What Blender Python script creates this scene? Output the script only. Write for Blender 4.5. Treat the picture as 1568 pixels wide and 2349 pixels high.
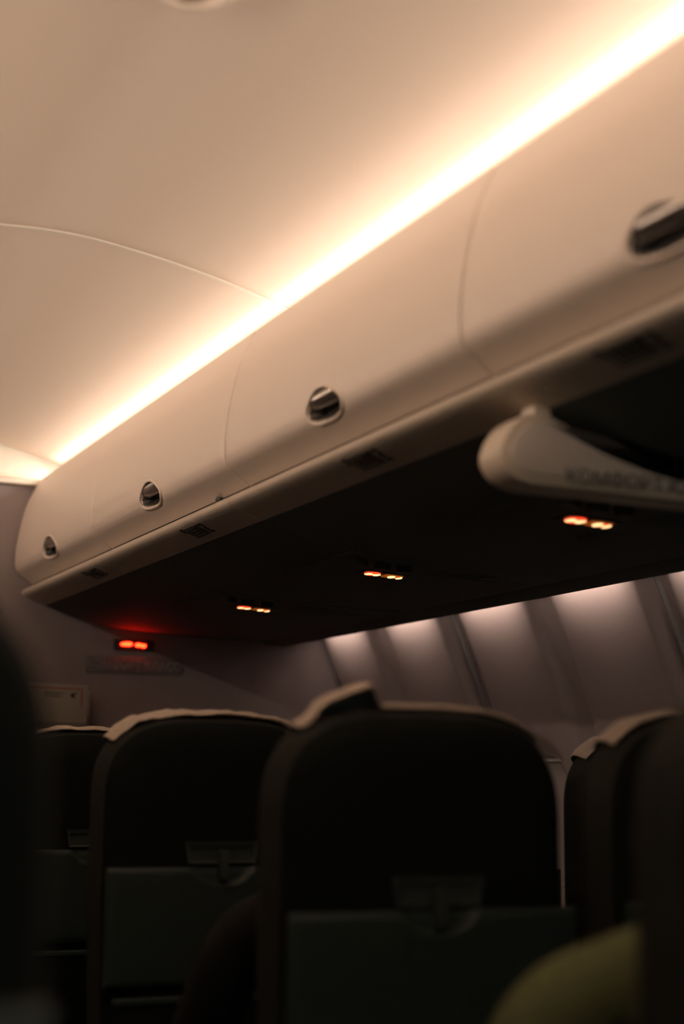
import bpy, bmesh, math, random
from mathutils import Matrix, Vector
from mathutils import noise as mnoise

random.seed(4)
for o in list(bpy.data.objects):
    bpy.data.objects.remove(o)
SC = bpy.context.scene
COL = SC.collection

# ------------------------------------------------------------------ camera
EYE = 1.15                                   # eye height above the cabin floor
FPX = 3600.0                                 # focal length in pixels of the 1568x2349 frame
RW = ((0.9095, -0.0800, -0.4079), (-0.4154, -0.1496, -0.8972), (0.0108, 0.9855, -0.1693))


def ortho():
    # cabin axis and cross axis seen from the camera (vanishing points of the bins and of the trays)
    cx, cy = 784.0, 1174.5
    a = Vector((-883 - cx, -(1775 - cy), -FPX)).normalized()
    yv2 = 1880.0
    dx = -(-(yv2 - cy) * a.y - FPX * a.z) / a.x
    b = Vector((dx, -(yv2 - cy), -FPX)).normalized()
    c = b.cross(a)
    return Matrix((b, a, c))


cam_d = bpy.data.cameras.new('camera')
cam = bpy.data.objects.new('camera', cam_d)
COL.objects.link(cam)
cam.matrix_world = Matrix.Translation((0, 0, EYE)) @ ortho().to_4x4()
cam_d.sensor_fit = 'VERTICAL'
cam_d.sensor_height = 36.0
cam_d.sensor_width = 24.0
cam_d.lens = FPX / 2349.0 * 36.0
cam_d.clip_start = 0.02
cam_d.dof.use_dof = True
cam_d.dof.focus_distance = 3.85
cam_d.dof.aperture_fstop = 1.7
SC.camera = cam

# ------------------------------------------------------------------ world, exposure
w = bpy.data.worlds.new('world')
SC.world = w
w.use_nodes = True
w.node_tree.nodes['Background'].inputs[0].default_value = (0.30, 1.0, 0.90, 1)
w.node_tree.nodes['Background'].inputs[1].default_value = 0.045
SC.view_settings.view_transform = 'Standard'
SC.view_settings.look = 'None'
SC.view_settings.gamma = 1.0
SC.view_settings.exposure = 0.0
SC.view_settings.use_curve_mapping = False
SC.cycles.max_bounces = 6
SC.cycles.diffuse_bounces = 4
SC.cycles.glossy_bounces = 2
SC.cycles.adaptive_threshold = 0.08
SC.cycles.adaptive_min_samples = 24
SC.cycles.sample_clamp_indirect = 4.0
COVE_POWER = 23.4
WALL_POWER = 21.0
LAMP_Z0, LAMP_Z1 = 0.027, 0.081

# ------------------------------------------------------------------ materials


def mat(name, col, rough=0.5, metal=0.0, var=0.0, scale=60.0, bump=0.0, spec=0.5, weave=False):
    m = bpy.data.materials.new(name)
    m.use_nodes = True
    nt = m.node_tree
    p = nt.nodes['Principled BSDF']
    p.inputs['Roughness'].default_value = rough
    p.inputs['Metallic'].default_value = metal
    p.inputs['Specular IOR Level'].default_value = spec
    tc = nt.nodes.new('ShaderNodeTexCoord')
    n = nt.nodes.new('ShaderNodeTexNoise')
    n.inputs['Scale'].default_value = scale
    n.inputs['Detail'].default_value = 2.0
    nt.links.new(tc.outputs['Object'], n.inputs['Vector'])
    r = nt.nodes.new('ShaderNodeValToRGB')
    r.color_ramp.elements[0].position = 0.3
    r.color_ramp.elements[1].position = 0.7
    r.color_ramp.elements[0].color = tuple(c * (1 - var) for c in col) + (1,)
    r.color_ramp.elements[1].color = tuple(min(1, c * (1 + var)) for c in col) + (1,)
    nt.links.new(n.outputs['Fac'], r.inputs['Fac'])
    nt.links.new(r.outputs['Color'], p.inputs['Base Color'])
    if bump:
        b = nt.nodes.new('ShaderNodeBump')
        b.inputs['Strength'].default_value = bump
        b.inputs['Distance'].default_value = 0.001
        if weave:
            wv = nt.nodes.new('ShaderNodeTexWave')
            wv.inputs['Scale'].default_value = scale * 2
            wv.inputs['Distortion'].default_value = 2.0
            nt.links.new(tc.outputs['Object'], wv.inputs['Vector'])
            nt.links.new(wv.outputs['Fac'], b.inputs['Height'])
        else:
            nt.links.new(n.outputs['Fac'], b.inputs['Height'])
        nt.links.new(b.outputs['Normal'], p.inputs['Normal'])
    return m


def glow(name, col, power):
    m = bpy.data.materials.new(name)
    m.use_nodes = True
    p = m.node_tree.nodes['Principled BSDF']
    p.inputs['Base Color'].default_value = tuple(0.3 * c for c in col) + (1,)
    p.inputs['Emission Color'].default_value = tuple(col) + (1,)
    p.inputs['Emission Strength'].default_value = power
    return m


M = {
    'ceiling': mat('ceiling_plastic', (0.81, 0.69, 0.575), 0.55, var=0.015, scale=300, bump=0.05),
    'bin': mat('bin_plastic', (0.80, 0.69, 0.595), 0.42, var=0.015, scale=300, bump=0.05),
    'rail': mat('rail_plastic', (0.60, 0.52, 0.43), 0.5, spec=0.2, var=0.02, scale=200),
    'soffit': mat('soffit_shaded_plastic', (0.155, 0.17, 0.165), 0.8, var=0.03, scale=120, spec=0.08),  # rail plastic darkened: shade under the bins is put into the colour
    'bulkhead': mat('bulkhead_laminate', (0.335, 0.285, 0.285), 0.75, spec=0.15, var=0.03, scale=180, bump=0.05),
    'cream': mat('cream_trim', (0.80, 0.75, 0.66), 0.4, var=0.01),
    'wall': mat('sidewall_laminate', (0.40, 0.35, 0.33), 0.6, var=0.03, scale=400, bump=0.1),
    'groove': mat('wall_channel', (0.22, 0.21, 0.21), 0.5, var=0.02),
    'strip': mat('seam_strip', (0.24, 0.24, 0.23), 0.3, var=0.02),
    'floor': mat('floor_carpet', (0.03, 0.035, 0.04), 0.95, var=0.3, scale=200, bump=0.4),
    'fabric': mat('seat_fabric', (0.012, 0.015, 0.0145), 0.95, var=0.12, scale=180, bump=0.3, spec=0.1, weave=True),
    'lit_side_fabric': mat('seat_fabric_lit_side', (0.040, 0.041, 0.037), 0.95, var=0.12, scale=180, bump=0.3, spec=0.1),  # seat fabric lightened: light on the seat sides is put into the colour
    'tray': mat('tray_plastic', (0.030, 0.050, 0.048), 0.5, var=0.03, scale=80),
    'latch_grey': mat('latch_plastic', (0.055, 0.072, 0.07), 0.4, var=0.02),
    'black': mat('black_plastic', (0.02, 0.022, 0.022), 0.45, var=0.05),
    'ink': mat('dark_ink', (0.03, 0.03, 0.028), 0.7, var=0.05),
    'inkgrey': mat('grey_ink', (0.16, 0.14, 0.12), 0.7, var=0.05),
    'cover': mat('headrest_cloth', (0.62, 0.54, 0.47), 0.95, var=0.06, scale=150, bump=0.3, spec=0.1),
    'red': mat('red_edging', (0.45, 0.03, 0.02), 0.8, var=0.05),
    'chrome': mat('latch_metal', (0.42, 0.39, 0.36), 0.2, metal=0.9, var=0.03),
    'cup': mat('latch_cup', (0.045, 0.042, 0.036), 0.35, var=0.03),
    'plaque': mat('plaque_plastic', (0.20, 0.185, 0.18), 0.5, var=0.02),
    'silver': mat('silver_letters', (0.50, 0.48, 0.47), 0.4, metal=0.6, var=0.02),
    'card': mat('card_paper', (0.46, 0.42, 0.36), 0.8, var=0.02),
    'pocket': mat('pocket_vinyl', (0.26, 0.24, 0.22), 0.6, var=0.05, scale=90, bump=0.2),
    'divider': mat('divider_laminate', (0.82, 0.74, 0.68), 0.5, var=0.03, scale=150),
    'divider_edge': mat('divider_edge_trim', (0.80, 0.70, 0.58), 0.35, var=0.02),
    'shade': mat('window_shade', (0.45, 0.43, 0.41), 0.5, var=0.02),
    'skin': mat('skin', (0.45, 0.28, 0.20), 0.6, var=0.05, scale=40),
    'hair': mat('hair', (0.02, 0.016, 0.012), 0.6, var=0.3, scale=120, bump=0.5),
    'olive': mat('olive_knit', (0.17, 0.19, 0.095), 0.95, var=0.15, scale=150, bump=0.5, spec=0.1),
    'dark_cloth': mat('black_cloth', (0.015, 0.015, 0.015), 0.9, var=0.2, scale=150, bump=0.4, spec=0.2),
    'denim': mat('dark_trousers', (0.03, 0.035, 0.05), 0.9, var=0.2, scale=200, bump=0.3),
    'cove': glow('cove_lamp', (1.0, 0.805, 0.66), COVE_POWER),
    'wallglow': glow('sidewall_lamp', (1.0, 0.73, 0.62), WALL_POWER),
    'sign_white': glow('sign_white', (1.0, 0.60, 0.26), 1.9),
    'sign_red': glow('sign_red', (1.0, 0.05, 0.015), 1.6),
    'sign_amber': glow('sign_amber', (1.0, 0.22, 0.02), 0.22),
    'sign_orange': glow('sign_orange', (1.0, 0.0080, 0.0016), 50.0),
}

# ------------------------------------------------------------------ helpers


def tag(o, label=None, cat=None, group=None, kind=None):
    if label:
        o['label'] = label
    if cat:
        o['category'] = cat
    if group:
        o['group'] = group
    if kind:
        o['kind'] = kind
    return o


def empty(name, loc=(0, 0, 0)):
    o = bpy.data.objects.new(name, None)
    o.empty_display_size = 0.05
    COL.objects.link(o)
    o.location = loc
    return o


def mesh(name, verts, faces, m, parent=None, smooth=False, mats=None, fm=None, recalc=True):
    me = bpy.data.meshes.new(name)
    me.from_pydata([tuple(v) for v in verts], [], faces)
    for x in (mats or [m]):
        me.materials.append(M[x])
    if fm:
        me.polygons.foreach_set('material_index', fm)
    if recalc:
        bm = bmesh.new()
        bm.from_mesh(me)
        bmesh.ops.recalc_face_normals(bm, faces=bm.faces)
        bm.to_mesh(me)
        bm.free()
    if smooth:
        me.polygons.foreach_set('use_smooth', [True] * len(me.polygons))
    o = bpy.data.objects.new(name, me)
    COL.objects.link(o)
    o.parent = parent
    return o


def link(name, me, parent=None, loc=(0, 0, 0)):
    o = bpy.data.objects.new(name, me)
    COL.objects.link(o)
    o.parent = parent
    o.location = loc
    return o


def prism_y(prof, y0, y1, cap=True):
    """closed profile (x, z) swept along y"""
    n = len(prof)
    v = [(x, y0, z) for x, z in prof] + [(x, y1, z) for x, z in prof]
    f = [(i, (i + 1) % n, n + (i + 1) % n, n + i) for i in range(n)]
    if cap:
        f += [tuple(range(n)), tuple(range(2 * n - 1, n - 1, -1))]
    return v, f


def bx(x0, x1, y0, y1, z0, z1):
    v = [(x0, y0, z0), (x1, y0, z0), (x1, y1, z0), (x0, y1, z0), (x0, y0, z1), (x1, y0, z1), (x1, y1, z1), (x0, y1, z1)]
    f = [(0, 3, 2, 1), (4, 5, 6, 7), (0, 1, 5, 4), (1, 2, 6, 5), (2, 3, 7, 6), (3, 0, 4, 7)]
    return v, f


def box(name, x0, x1, y0, y1, z0, z1, m, parent=None, bevel=0.0):
    o = mesh(name, *bx(x0, x1, y0, y1, z0, z1), m, parent)
    if bevel:
        bm = bmesh.new()
        bm.from_mesh(o.data)
        bmesh.ops.bevel(bm, geom=bm.edges[:], offset=bevel, segments=3, profile=0.6, affect='EDGES')
        bm.to_mesh(o.data)
        bm.free()
        o.data.polygons.foreach_set('use_smooth', [True] * len(o.data.polygons))
        smooth_angle(o)
    return o


def smooth_angle(o, deg=35):
    me = o.data
    bm = bmesh.new()
    bm.from_mesh(me)
    for e in bm.edges:
        if len(e.link_faces) == 2:
            e.smooth = e.calc_face_angle(0) < math.radians(deg)
        else:
            e.smooth = False
    bm.to_mesh(me)
    bm.free()
    me.polygons.foreach_set('use_smooth', [True] * len(me.polygons))


def spline(pts, k=6):
    """Catmull-Rom through 2-D points"""
    out = []
    P = [pts[0]] + list(pts) + [pts[-1]]
    for i in range(1, len(P) - 2):
        p0, p1, p2, p3 = P[i - 1], P[i], P[i + 1], P[i + 2]
        for j in range(k):
            t = j / k
            out.append(tuple(0.5 * ((2 * p1[d]) + (-p0[d] + p2[d]) * t + (2 * p0[d] - 5 * p1[d] + 4 * p2[d] - p3[d]) * t * t
                                    + (-p0[d] + 3 * p1[d] - 3 * p2[d] + p3[d]) * t ** 3) for d in (0, 1)))
    out.append(tuple(pts[-1]))
    return out


def offset(prof, d):
    """offset an open polyline sideways"""
    out = []
    for i, p in enumerate(prof):
        a = prof[max(0, i - 1)]
        b = prof[min(len(prof) - 1, i + 1)]
        t = Vector((b[0] - a[0], b[1] - a[1])).normalized()
        out.append((p[0] - t.y * d, p[1] + t.x * d))
    return out


def up(prof):
    return [(x, z + EYE) for x, z in prof]


def text_mesh(name, body, size, m, parent, matrix, extrude=0.0012):
    cu = bpy.data.curves.new(name, 'FONT')
    cu.body = body
    cu.size = size
    cu.extrude = extrude
    cu.align_x = 'LEFT'
    t = bpy.data.objects.new(name + '_tmp', cu)
    COL.objects.link(t)
    dg = bpy.context.evaluated_depsgraph_get()
    me = bpy.data.meshes.new_from_object(t.evaluated_get(dg))
    bpy.data.objects.remove(t)
    me.materials.clear()
    me.materials.append(M[m])
    me.transform(matrix)
    return link(name, me, parent)


def comfort_text(name, size, m, parent, matrix, extrude):
    """the two-word class name; its fourth letter is a ring crossed by an upright bar"""
    ko, oo = '\u041a\u041e\u041c', '\u041e'
    rest = '\u041e\u0420\u0422 \u041a\u041b\u0410\u0421\u0421'
    ident = Matrix.Identity(4)
    w3 = text_width(text_tmp(ko, size, extrude))[1]
    w4 = text_width(text_tmp(ko + oo, size, extrude))[1]
    o = text_mesh(name, ko + oo + rest, size, m, parent, ident, extrude)
    ring = [v.co.x for v in o.data.vertices if w3 + 0.001 < v.co.x < w4 + 0.0005]
    cx = (min(ring) + max(ring)) / 2
    ys = [v.co.y for v in o.data.vertices]
    bm = bmesh.new()
    bm.from_mesh(o.data)
    hw, y0, y1 = size * 0.045, min(ys) - size * 0.03, max(ys) + size * 0.03
    vv, ff = bx(cx - hw, cx + hw, y0, y1, -extrude * 0.96, extrude * 1.04)
    vs = [bm.verts.new(v) for v in vv]
    for f_ in ff:
        bm.faces.new([vs[i] for i in f_])
    bm.to_mesh(o.data)
    bm.free()
    o.data.transform(matrix)
    return o


def text_tmp(body, size, extrude):
    o = text_mesh('tmp', body, size, 'ink', None, Matrix.Identity(4), extrude)
    me = o.data
    bpy.data.objects.remove(o)
    return me


def text_width(me, ax=0):
    xs = [v.co[ax] for v in me.vertices]
    return min(xs), max(xs)


# ------------------------------------------------------------------ cabin geometry
YB = 5.10          # bulkhead
Y0 = -1.2          # rear end of what is built
XC = 0.64          # cabin centre line
CEIL = spline([(XC, 1.130), (0.726, 1.134), (0.819, 1.131), (0.915, 1.119), (1.013, 1.103), (1.115, 1.082), (1.217, 1.057),
               (1.32, 1.025), (1.40, 0.992), (1.46, 0.955)], 4)
FACE = spline([(1.204, 0.974), (1.185, 0.932), (1.165, 0.884), (1.148, 0.808), (1.1385, 0.745), (1.1375, 0.712), (1.1385, 0.688), (1.143, 0.672)], 5)[:-1] \
    + spline([(1.143, 0.672), (1.149, 0.664), (1.160, 0.655), (1.198, 0.6275)], 4)
RAIL = [(1.222, 0.6265), (1.192, 0.6205), (1.177, 0.6135), (1.170, 0.6070), (1.1675, 0.601), (1.169, 0.5945), (1.176, 0.589),
        (1.188, 0.5835), (1.206, 0.577), (1.246, 0.5620)]
SOFF = spline([(1.248, 0.5615), (1.302, 0.5435), (1.361, 0.524), (1.43, 0.509), (1.512, 0.498), (1.665, 0.488), (1.854, 0.480), (2.016, 0.477), (2.085, 0.474)], 4)
WALL = spline([(2.14, 0.66), (2.185, 0.575), (2.224, 0.488), (2.311, 0.286), (2.368, 0.10), (2.398, -0.10), (2.405, -0.40), (2.385, -0.80), (2.33, -1.15)], 4)


def mirror(prof):
    return [(2 * XC - x, z) for x, z in prof]


# ---- floor
tag(box('floor', -1.15, 2.45, Y0, YB + 0.1, -0.08, 0.0, 'floor'), 'dark carpeted cabin floor under the seats', kind='structure')

# ---- ceiling: curved panels with a joint strip
ceil = tag(empty('ceiling', (XC, 2, EYE + 1.13)), 'curved cream cabin ceiling', kind='structure')
full = list(reversed(mirror(CEIL)[1:])) + CEIL
for ya, yb in ((Y0, 0.98), (0.984, 3.117), (3.123, YB - 0.001)):
    sec = up(full) + list(reversed(up(offset(full, 0.012))))
    v, f = prism_y([(x - XC, z - EYE - 1.13) for x, z in sec], ya - 2, yb - 2)
    o = mesh('ceiling_panel', v, f, 'ceiling', ceil)
    smooth_angle(o, 30)
for yy in (0.982, 3.120):
    sec = up(offset(full, -0.0028)) + list(reversed(up(offset(full, 0.004))))
    v, f = prism_y([(x - XC, z - EYE - 1.13) for x, z in sec], yy - 0.005 - 2, yy + 0.005 - 2)
    o = mesh('joint_strip', v, f, 'cream', ceil)
    smooth_angle(o, 30)

# ---- bulkhead
wf = tag(empty('wall_front', (1.6, YB, 0)), 'beige bulkhead at the front of the cabin', kind='structure')
box('bulkhead_panel', -1.1 - 1.6, 2.45 - 1.6, 0, 0.05, 0, EYE + 0.962, 'bulkhead', wf)
box('upper_panel', -1.1 - 1.6, 2.45 - 1.6, 0.012, 0.05, EYE + 0.962, EYE + 1.20, 'cream', wf)
box('ledge_rail', -1.1 - 1.6, 2.45 - 1.6, -0.030, 0.012, EYE + 0.956, EYE + 0.974, 'cream', wf, bevel=0.006)
box('shadow_rail', -1.1 - 1.6, 2.45 - 1.6, -0.014, 0.012, EYE + 0.978, EYE + 0.992, 'ceiling', wf, bevel=0.004)

# ---- left side of the cabin, mirrored shell
wl = tag(empty('wall_left', (-0.8, 2, 0)), 'left side of the cabin with its own row of bins', kind='structure')
lface = [(2 * XC - x, z) for x, z in FACE]
v, f = prism_y([(x + 0.8, z) for x, z in up(lface) + [(-0.16, EYE + 0.62), (-0.16, EYE + 0.93), (2 * XC - 1.27, EYE + 0.93), (2 * XC - 1.262, EYE + 0.974)]], Y0 - 2, YB - 2.001)
smooth_angle(mesh('bin_row', v, f, 'bin', wl), 30)
lrail = [(2 * XC - x, z) for x, z in RAIL]
v, f = prism_y([(x + 0.8, z) for x, z in up(lrail) + [(0.0, EYE + 0.6185)]], Y0 - 2, YB - 2.001)
smooth_angle(mesh('rail', v, f, 'rail', wl), 30)
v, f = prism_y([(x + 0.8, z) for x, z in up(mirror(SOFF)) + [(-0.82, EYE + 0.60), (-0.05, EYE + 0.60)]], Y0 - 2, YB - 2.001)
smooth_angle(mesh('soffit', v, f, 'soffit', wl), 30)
v, f = prism_y([(x + 0.8, z) for x, z in up(mirror(WALL)) + [(-1.2, 0.0), (-1.2, EYE + 0.66)]], Y0 - 2, YB - 2.001)
smooth_angle(mesh('sidewall', v, f, 'wall', wl), 30)

# ---- right sidewall: padded panels with soft channels between, two window bays in each
GAPS = [1.072, 1.578, 2.085, 2.592, 3.101, 3.618, 4.125, 4.620, 5.10]
wr = tag(empty('wall_right', (2.3, 2, 0)), 'right cabin sidewall of padded panels', kind='structure')
v, f = prism_y([(x - 2.3 + 0.001, z) for x, z in up(offset(WALL, 0.030))] + [(0.20, 0.0), (0.20, EYE + 0.70)], Y0 - 2, YB + 0.05 - 2)
mesh('wall_backing', v, f, 'groove', wr)


def bay_relief(y, ga, gb):
    d = min(y - ga, gb - y)
    t = max(0.0, min(1.0, (d - 0.030) / 0.048))
    return 0.027 * (1 - t * t * (3 - 2 * t))


WIN_Z, WIN_A, WIN_B = -0.10, 0.150, 0.205      # window centre height, half width, half height


def win_depth(y, z, yc):
    q = (abs((y - yc) / WIN_A) ** 3.2 + abs((z - WIN_Z) / WIN_B) ** 3.2) ** (1 / 3.2)
    t = max(0.0, min(1.0, (1.12 - q) / 0.30))
    return 0.026 * t * t * (3 - 2 * t)


dense = []
for a, b in zip(WALL, WALL[1:]):
    for k in range(2):
        dense.append((a[0] + (b[0] - a[0]) * k / 2, a[1] + (b[1] - a[1]) * k / 2))
dense.append(WALL[-1])
for p in range(0, 8, 2):
    ga, gm, gb = GAPS[p], GAPS[p + 1], GAPS[p + 2]
    ys = [ga + 0.004 + (gb - ga - 0.008) * i / 96 for i in range(97)]
    vv, ff = [], []
    for (x, z) in dense:
        for y in ys:
            d = bay_relief(y, ga, gm) if y < gm else bay_relief(y, gm, gb)
            yc = (ga + gm) / 2 if y < gm else (gm + gb) / 2
            d = max(d, win_depth(y, z, yc))
            vv.append((x - 2.3 + d, y - 2, z + EYE))
    nn = len(ys)
    for i in range(len(dense) - 1):
        for j in range(nn - 1):
            ff.append((i * nn + j, i * nn + j + 1, (i + 1) * nn + j + 1, (i + 1) * nn + j))
    o = mesh('sidewall_panel', vv, ff, 'wall', wr, smooth=True, recalc=False)
    # seam strip at the far edge of the panel
    sec = up(offset(WALL, 0.012)) + list(reversed(up(offset(WALL, 0.026))))
    v, f = prism_y([(x - 2.3, z) for x, z in sec], gb - 0.004 - 2, gb + 0.004 - 2)
    smooth_angle(mesh('seam_strip', v, f, 'strip', wr))


def wall_x(z):
    for a, b in zip(WALL, WALL[1:]):
        if b[1] <= z <= a[1]:
            return a[0] + (b[0] - a[0]) * (a[1] - z) / (a[1] - b[1])
    return WALL[-1][0]


def superell(a, b, n, e):
    out = []
    for i in range(n):
        t = 2 * math.pi * i / n
        c, s = math.cos(t), math.sin(t)
        out.append((a * math.copysign(abs(c) ** (2 / e), c), b * math.copysign(abs(s) ** (2 / e), s)))
    return out


for k in range(3, 8):
    yc = (GAPS[k] + GAPS[k + 1]) / 2
    r = tag(empty('window_%d' % (k - 2), (wall_x(WIN_Z) + 0.024, yc, EYE + WIN_Z)), 'cabin window with its shade drawn down', kind='structure')
    # frame ring following the wall
    A, B = superell(0.140, 0.195, 48, 3.2), superell(0.122, 0.176, 48, 3.2)
    vv, ff = [], []
    for ring, dx in ((A, 0.004), (A, -0.006), (B, -0.004), (B, 0.006)):
        for y, z in ring:
            vv.append((wall_x(WIN_Z + z) - wall_x(WIN_Z) + dx, y, z))
    for q in range(3):
        for i in range(48):
            ff.append((q * 48 + i, q * 48 + (i + 1) % 48, (q + 1) * 48 + (i + 1) % 48, (q + 1) * 48 + i))
    mesh('window_frame', vv, ff, 'wall', r, smooth=True)
    # shade
    zz = [0.17 - 0.02 * i for i in range(18)]
    vv, ff = [], []
    for z in zz:
        hw = 0.12 * max(0.05, 1 - abs(z / 0.178) ** 3.2) ** (1 / 3.2)
        x = wall_x(WIN_Z + z) - wall_x(WIN_Z) + 0.001
        vv += [(x, -hw, z), (x, hw, z), (x + 0.004, hw, z), (x + 0.004, -hw, z)]
    for i in range(len(zz) - 1):
        for j in range(4):
            ff.append((i * 4 + j, i * 4 + (j + 1) % 4, i * 4 + 4 + (j + 1) % 4, i * 4 + 4 + j))
    ff += [(0, 1, 2, 3), tuple(len(vv) - 1 - q for q in range(4))]
    s = mesh('shade', vv, ff, 'shade', r)
    o = box('shade_handle', -0.030, 0.0, -0.112, 0.112, 0.160, 0.170, 'shade', s, bevel=0.004)

# ------------------------------------------------------------------ soffit under the bins, valance, rail
so = tag(empty('trim_2', (1.7, 2, EYE + 0.49)), 'soffit beneath the overhead bins, shade put into its colour', kind='structure')
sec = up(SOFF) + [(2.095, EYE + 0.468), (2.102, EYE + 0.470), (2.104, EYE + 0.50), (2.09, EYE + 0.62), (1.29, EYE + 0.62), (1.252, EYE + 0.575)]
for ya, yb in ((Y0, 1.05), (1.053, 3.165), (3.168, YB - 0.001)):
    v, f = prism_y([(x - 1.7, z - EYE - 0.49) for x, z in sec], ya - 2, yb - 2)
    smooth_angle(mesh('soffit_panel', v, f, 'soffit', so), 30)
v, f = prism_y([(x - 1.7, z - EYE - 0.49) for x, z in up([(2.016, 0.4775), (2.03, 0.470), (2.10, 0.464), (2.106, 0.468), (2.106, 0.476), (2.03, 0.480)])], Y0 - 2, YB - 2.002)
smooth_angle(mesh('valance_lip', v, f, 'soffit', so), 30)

ra = tag(empty('trim_1', (1.25, 2, EYE + 0.6)), 'rounded beige rail along the foot of the overhead bins', kind='structure')
sec = up(RAIL) + [(1.247, EYE + 0.58), (1.27, EYE + 0.6265)]
for ya, yb in ((Y0, 1.05), (1.0525, 2.108), (2.1105, 3.165), (3.1675, 4.22), (4.2225, YB - 0.001)):
    v, f = prism_y([(x - 1.25, z - EYE - 0.6) for x, z in sec], ya - 2, yb - 2)
    smooth_angle(mesh('rail_section', v, f, 'rail', ra), 40)

# ------------------------------------------------------------------ overhead bins
# arc length along the door face
S = [0.0]
for a, b in zip(FACE, FACE[1:]):
    S.append(S[-1] + math.hypot(b[0] - a[0], b[1] - a[1]))


def face_at(s):
    s = max(0.0, min(S[-1], s))
    for i in range(len(S) - 1):
        if s <= S[i + 1]:
            t = (s - S[i]) / (S[i + 1] - S[i])
            a, b = FACE[i], FACE[i + 1]
            return (a[0] + (b[0] - a[0]) * t, a[1] + (b[1] - a[1]) * t)
    return FACE[-1]


def face_n(s):
    a, b = face_at(s - 0.008), face_at(s + 0.008)
    t = Vector((b[0] - a[0], b[1] - a[1])).normalized()
    return Vector((t.y, -t.x)) if t.y < 0 and False else Vector((t.y, -t.x))


# pick normal sign so that it points to the aisle (-x)
NSIGN = -1.0 if face_n(0.15).x > 0 else 1.0
S_H = None
for i in range(400):
    if face_at(S[-1] * i / 400)[1] <= 0.688:
        S_H = S[-1] * i / 400
        break
HA, HB = 0.080, 0.033


def latch_q(dy, ds):
    # ds > 0 below the centre; the cup narrows towards its top like a rounded D
    b = HB if ds > 0 else HB * 1.15
    t = max(0.0, min(1.0, -ds / b))
    w_ = HA * (1.0 - 0.42 * t) * (1.0 + 0.10 * max(0.0, min(1.0, ds / b)))
    return (abs((dy - 0.016 * t) / w_) ** 2.4 + abs(ds / b) ** 2.4) ** (1 / 2.4)


def latch_r(c, s_):
    lo, hi = 0.0, 0.3
    for _ in range(40):
        m_ = (lo + hi) / 2
        if latch_q(c * m_, s_ * m_) < 1:
            lo = m_
        else:
            hi = m_
    return lo


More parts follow.
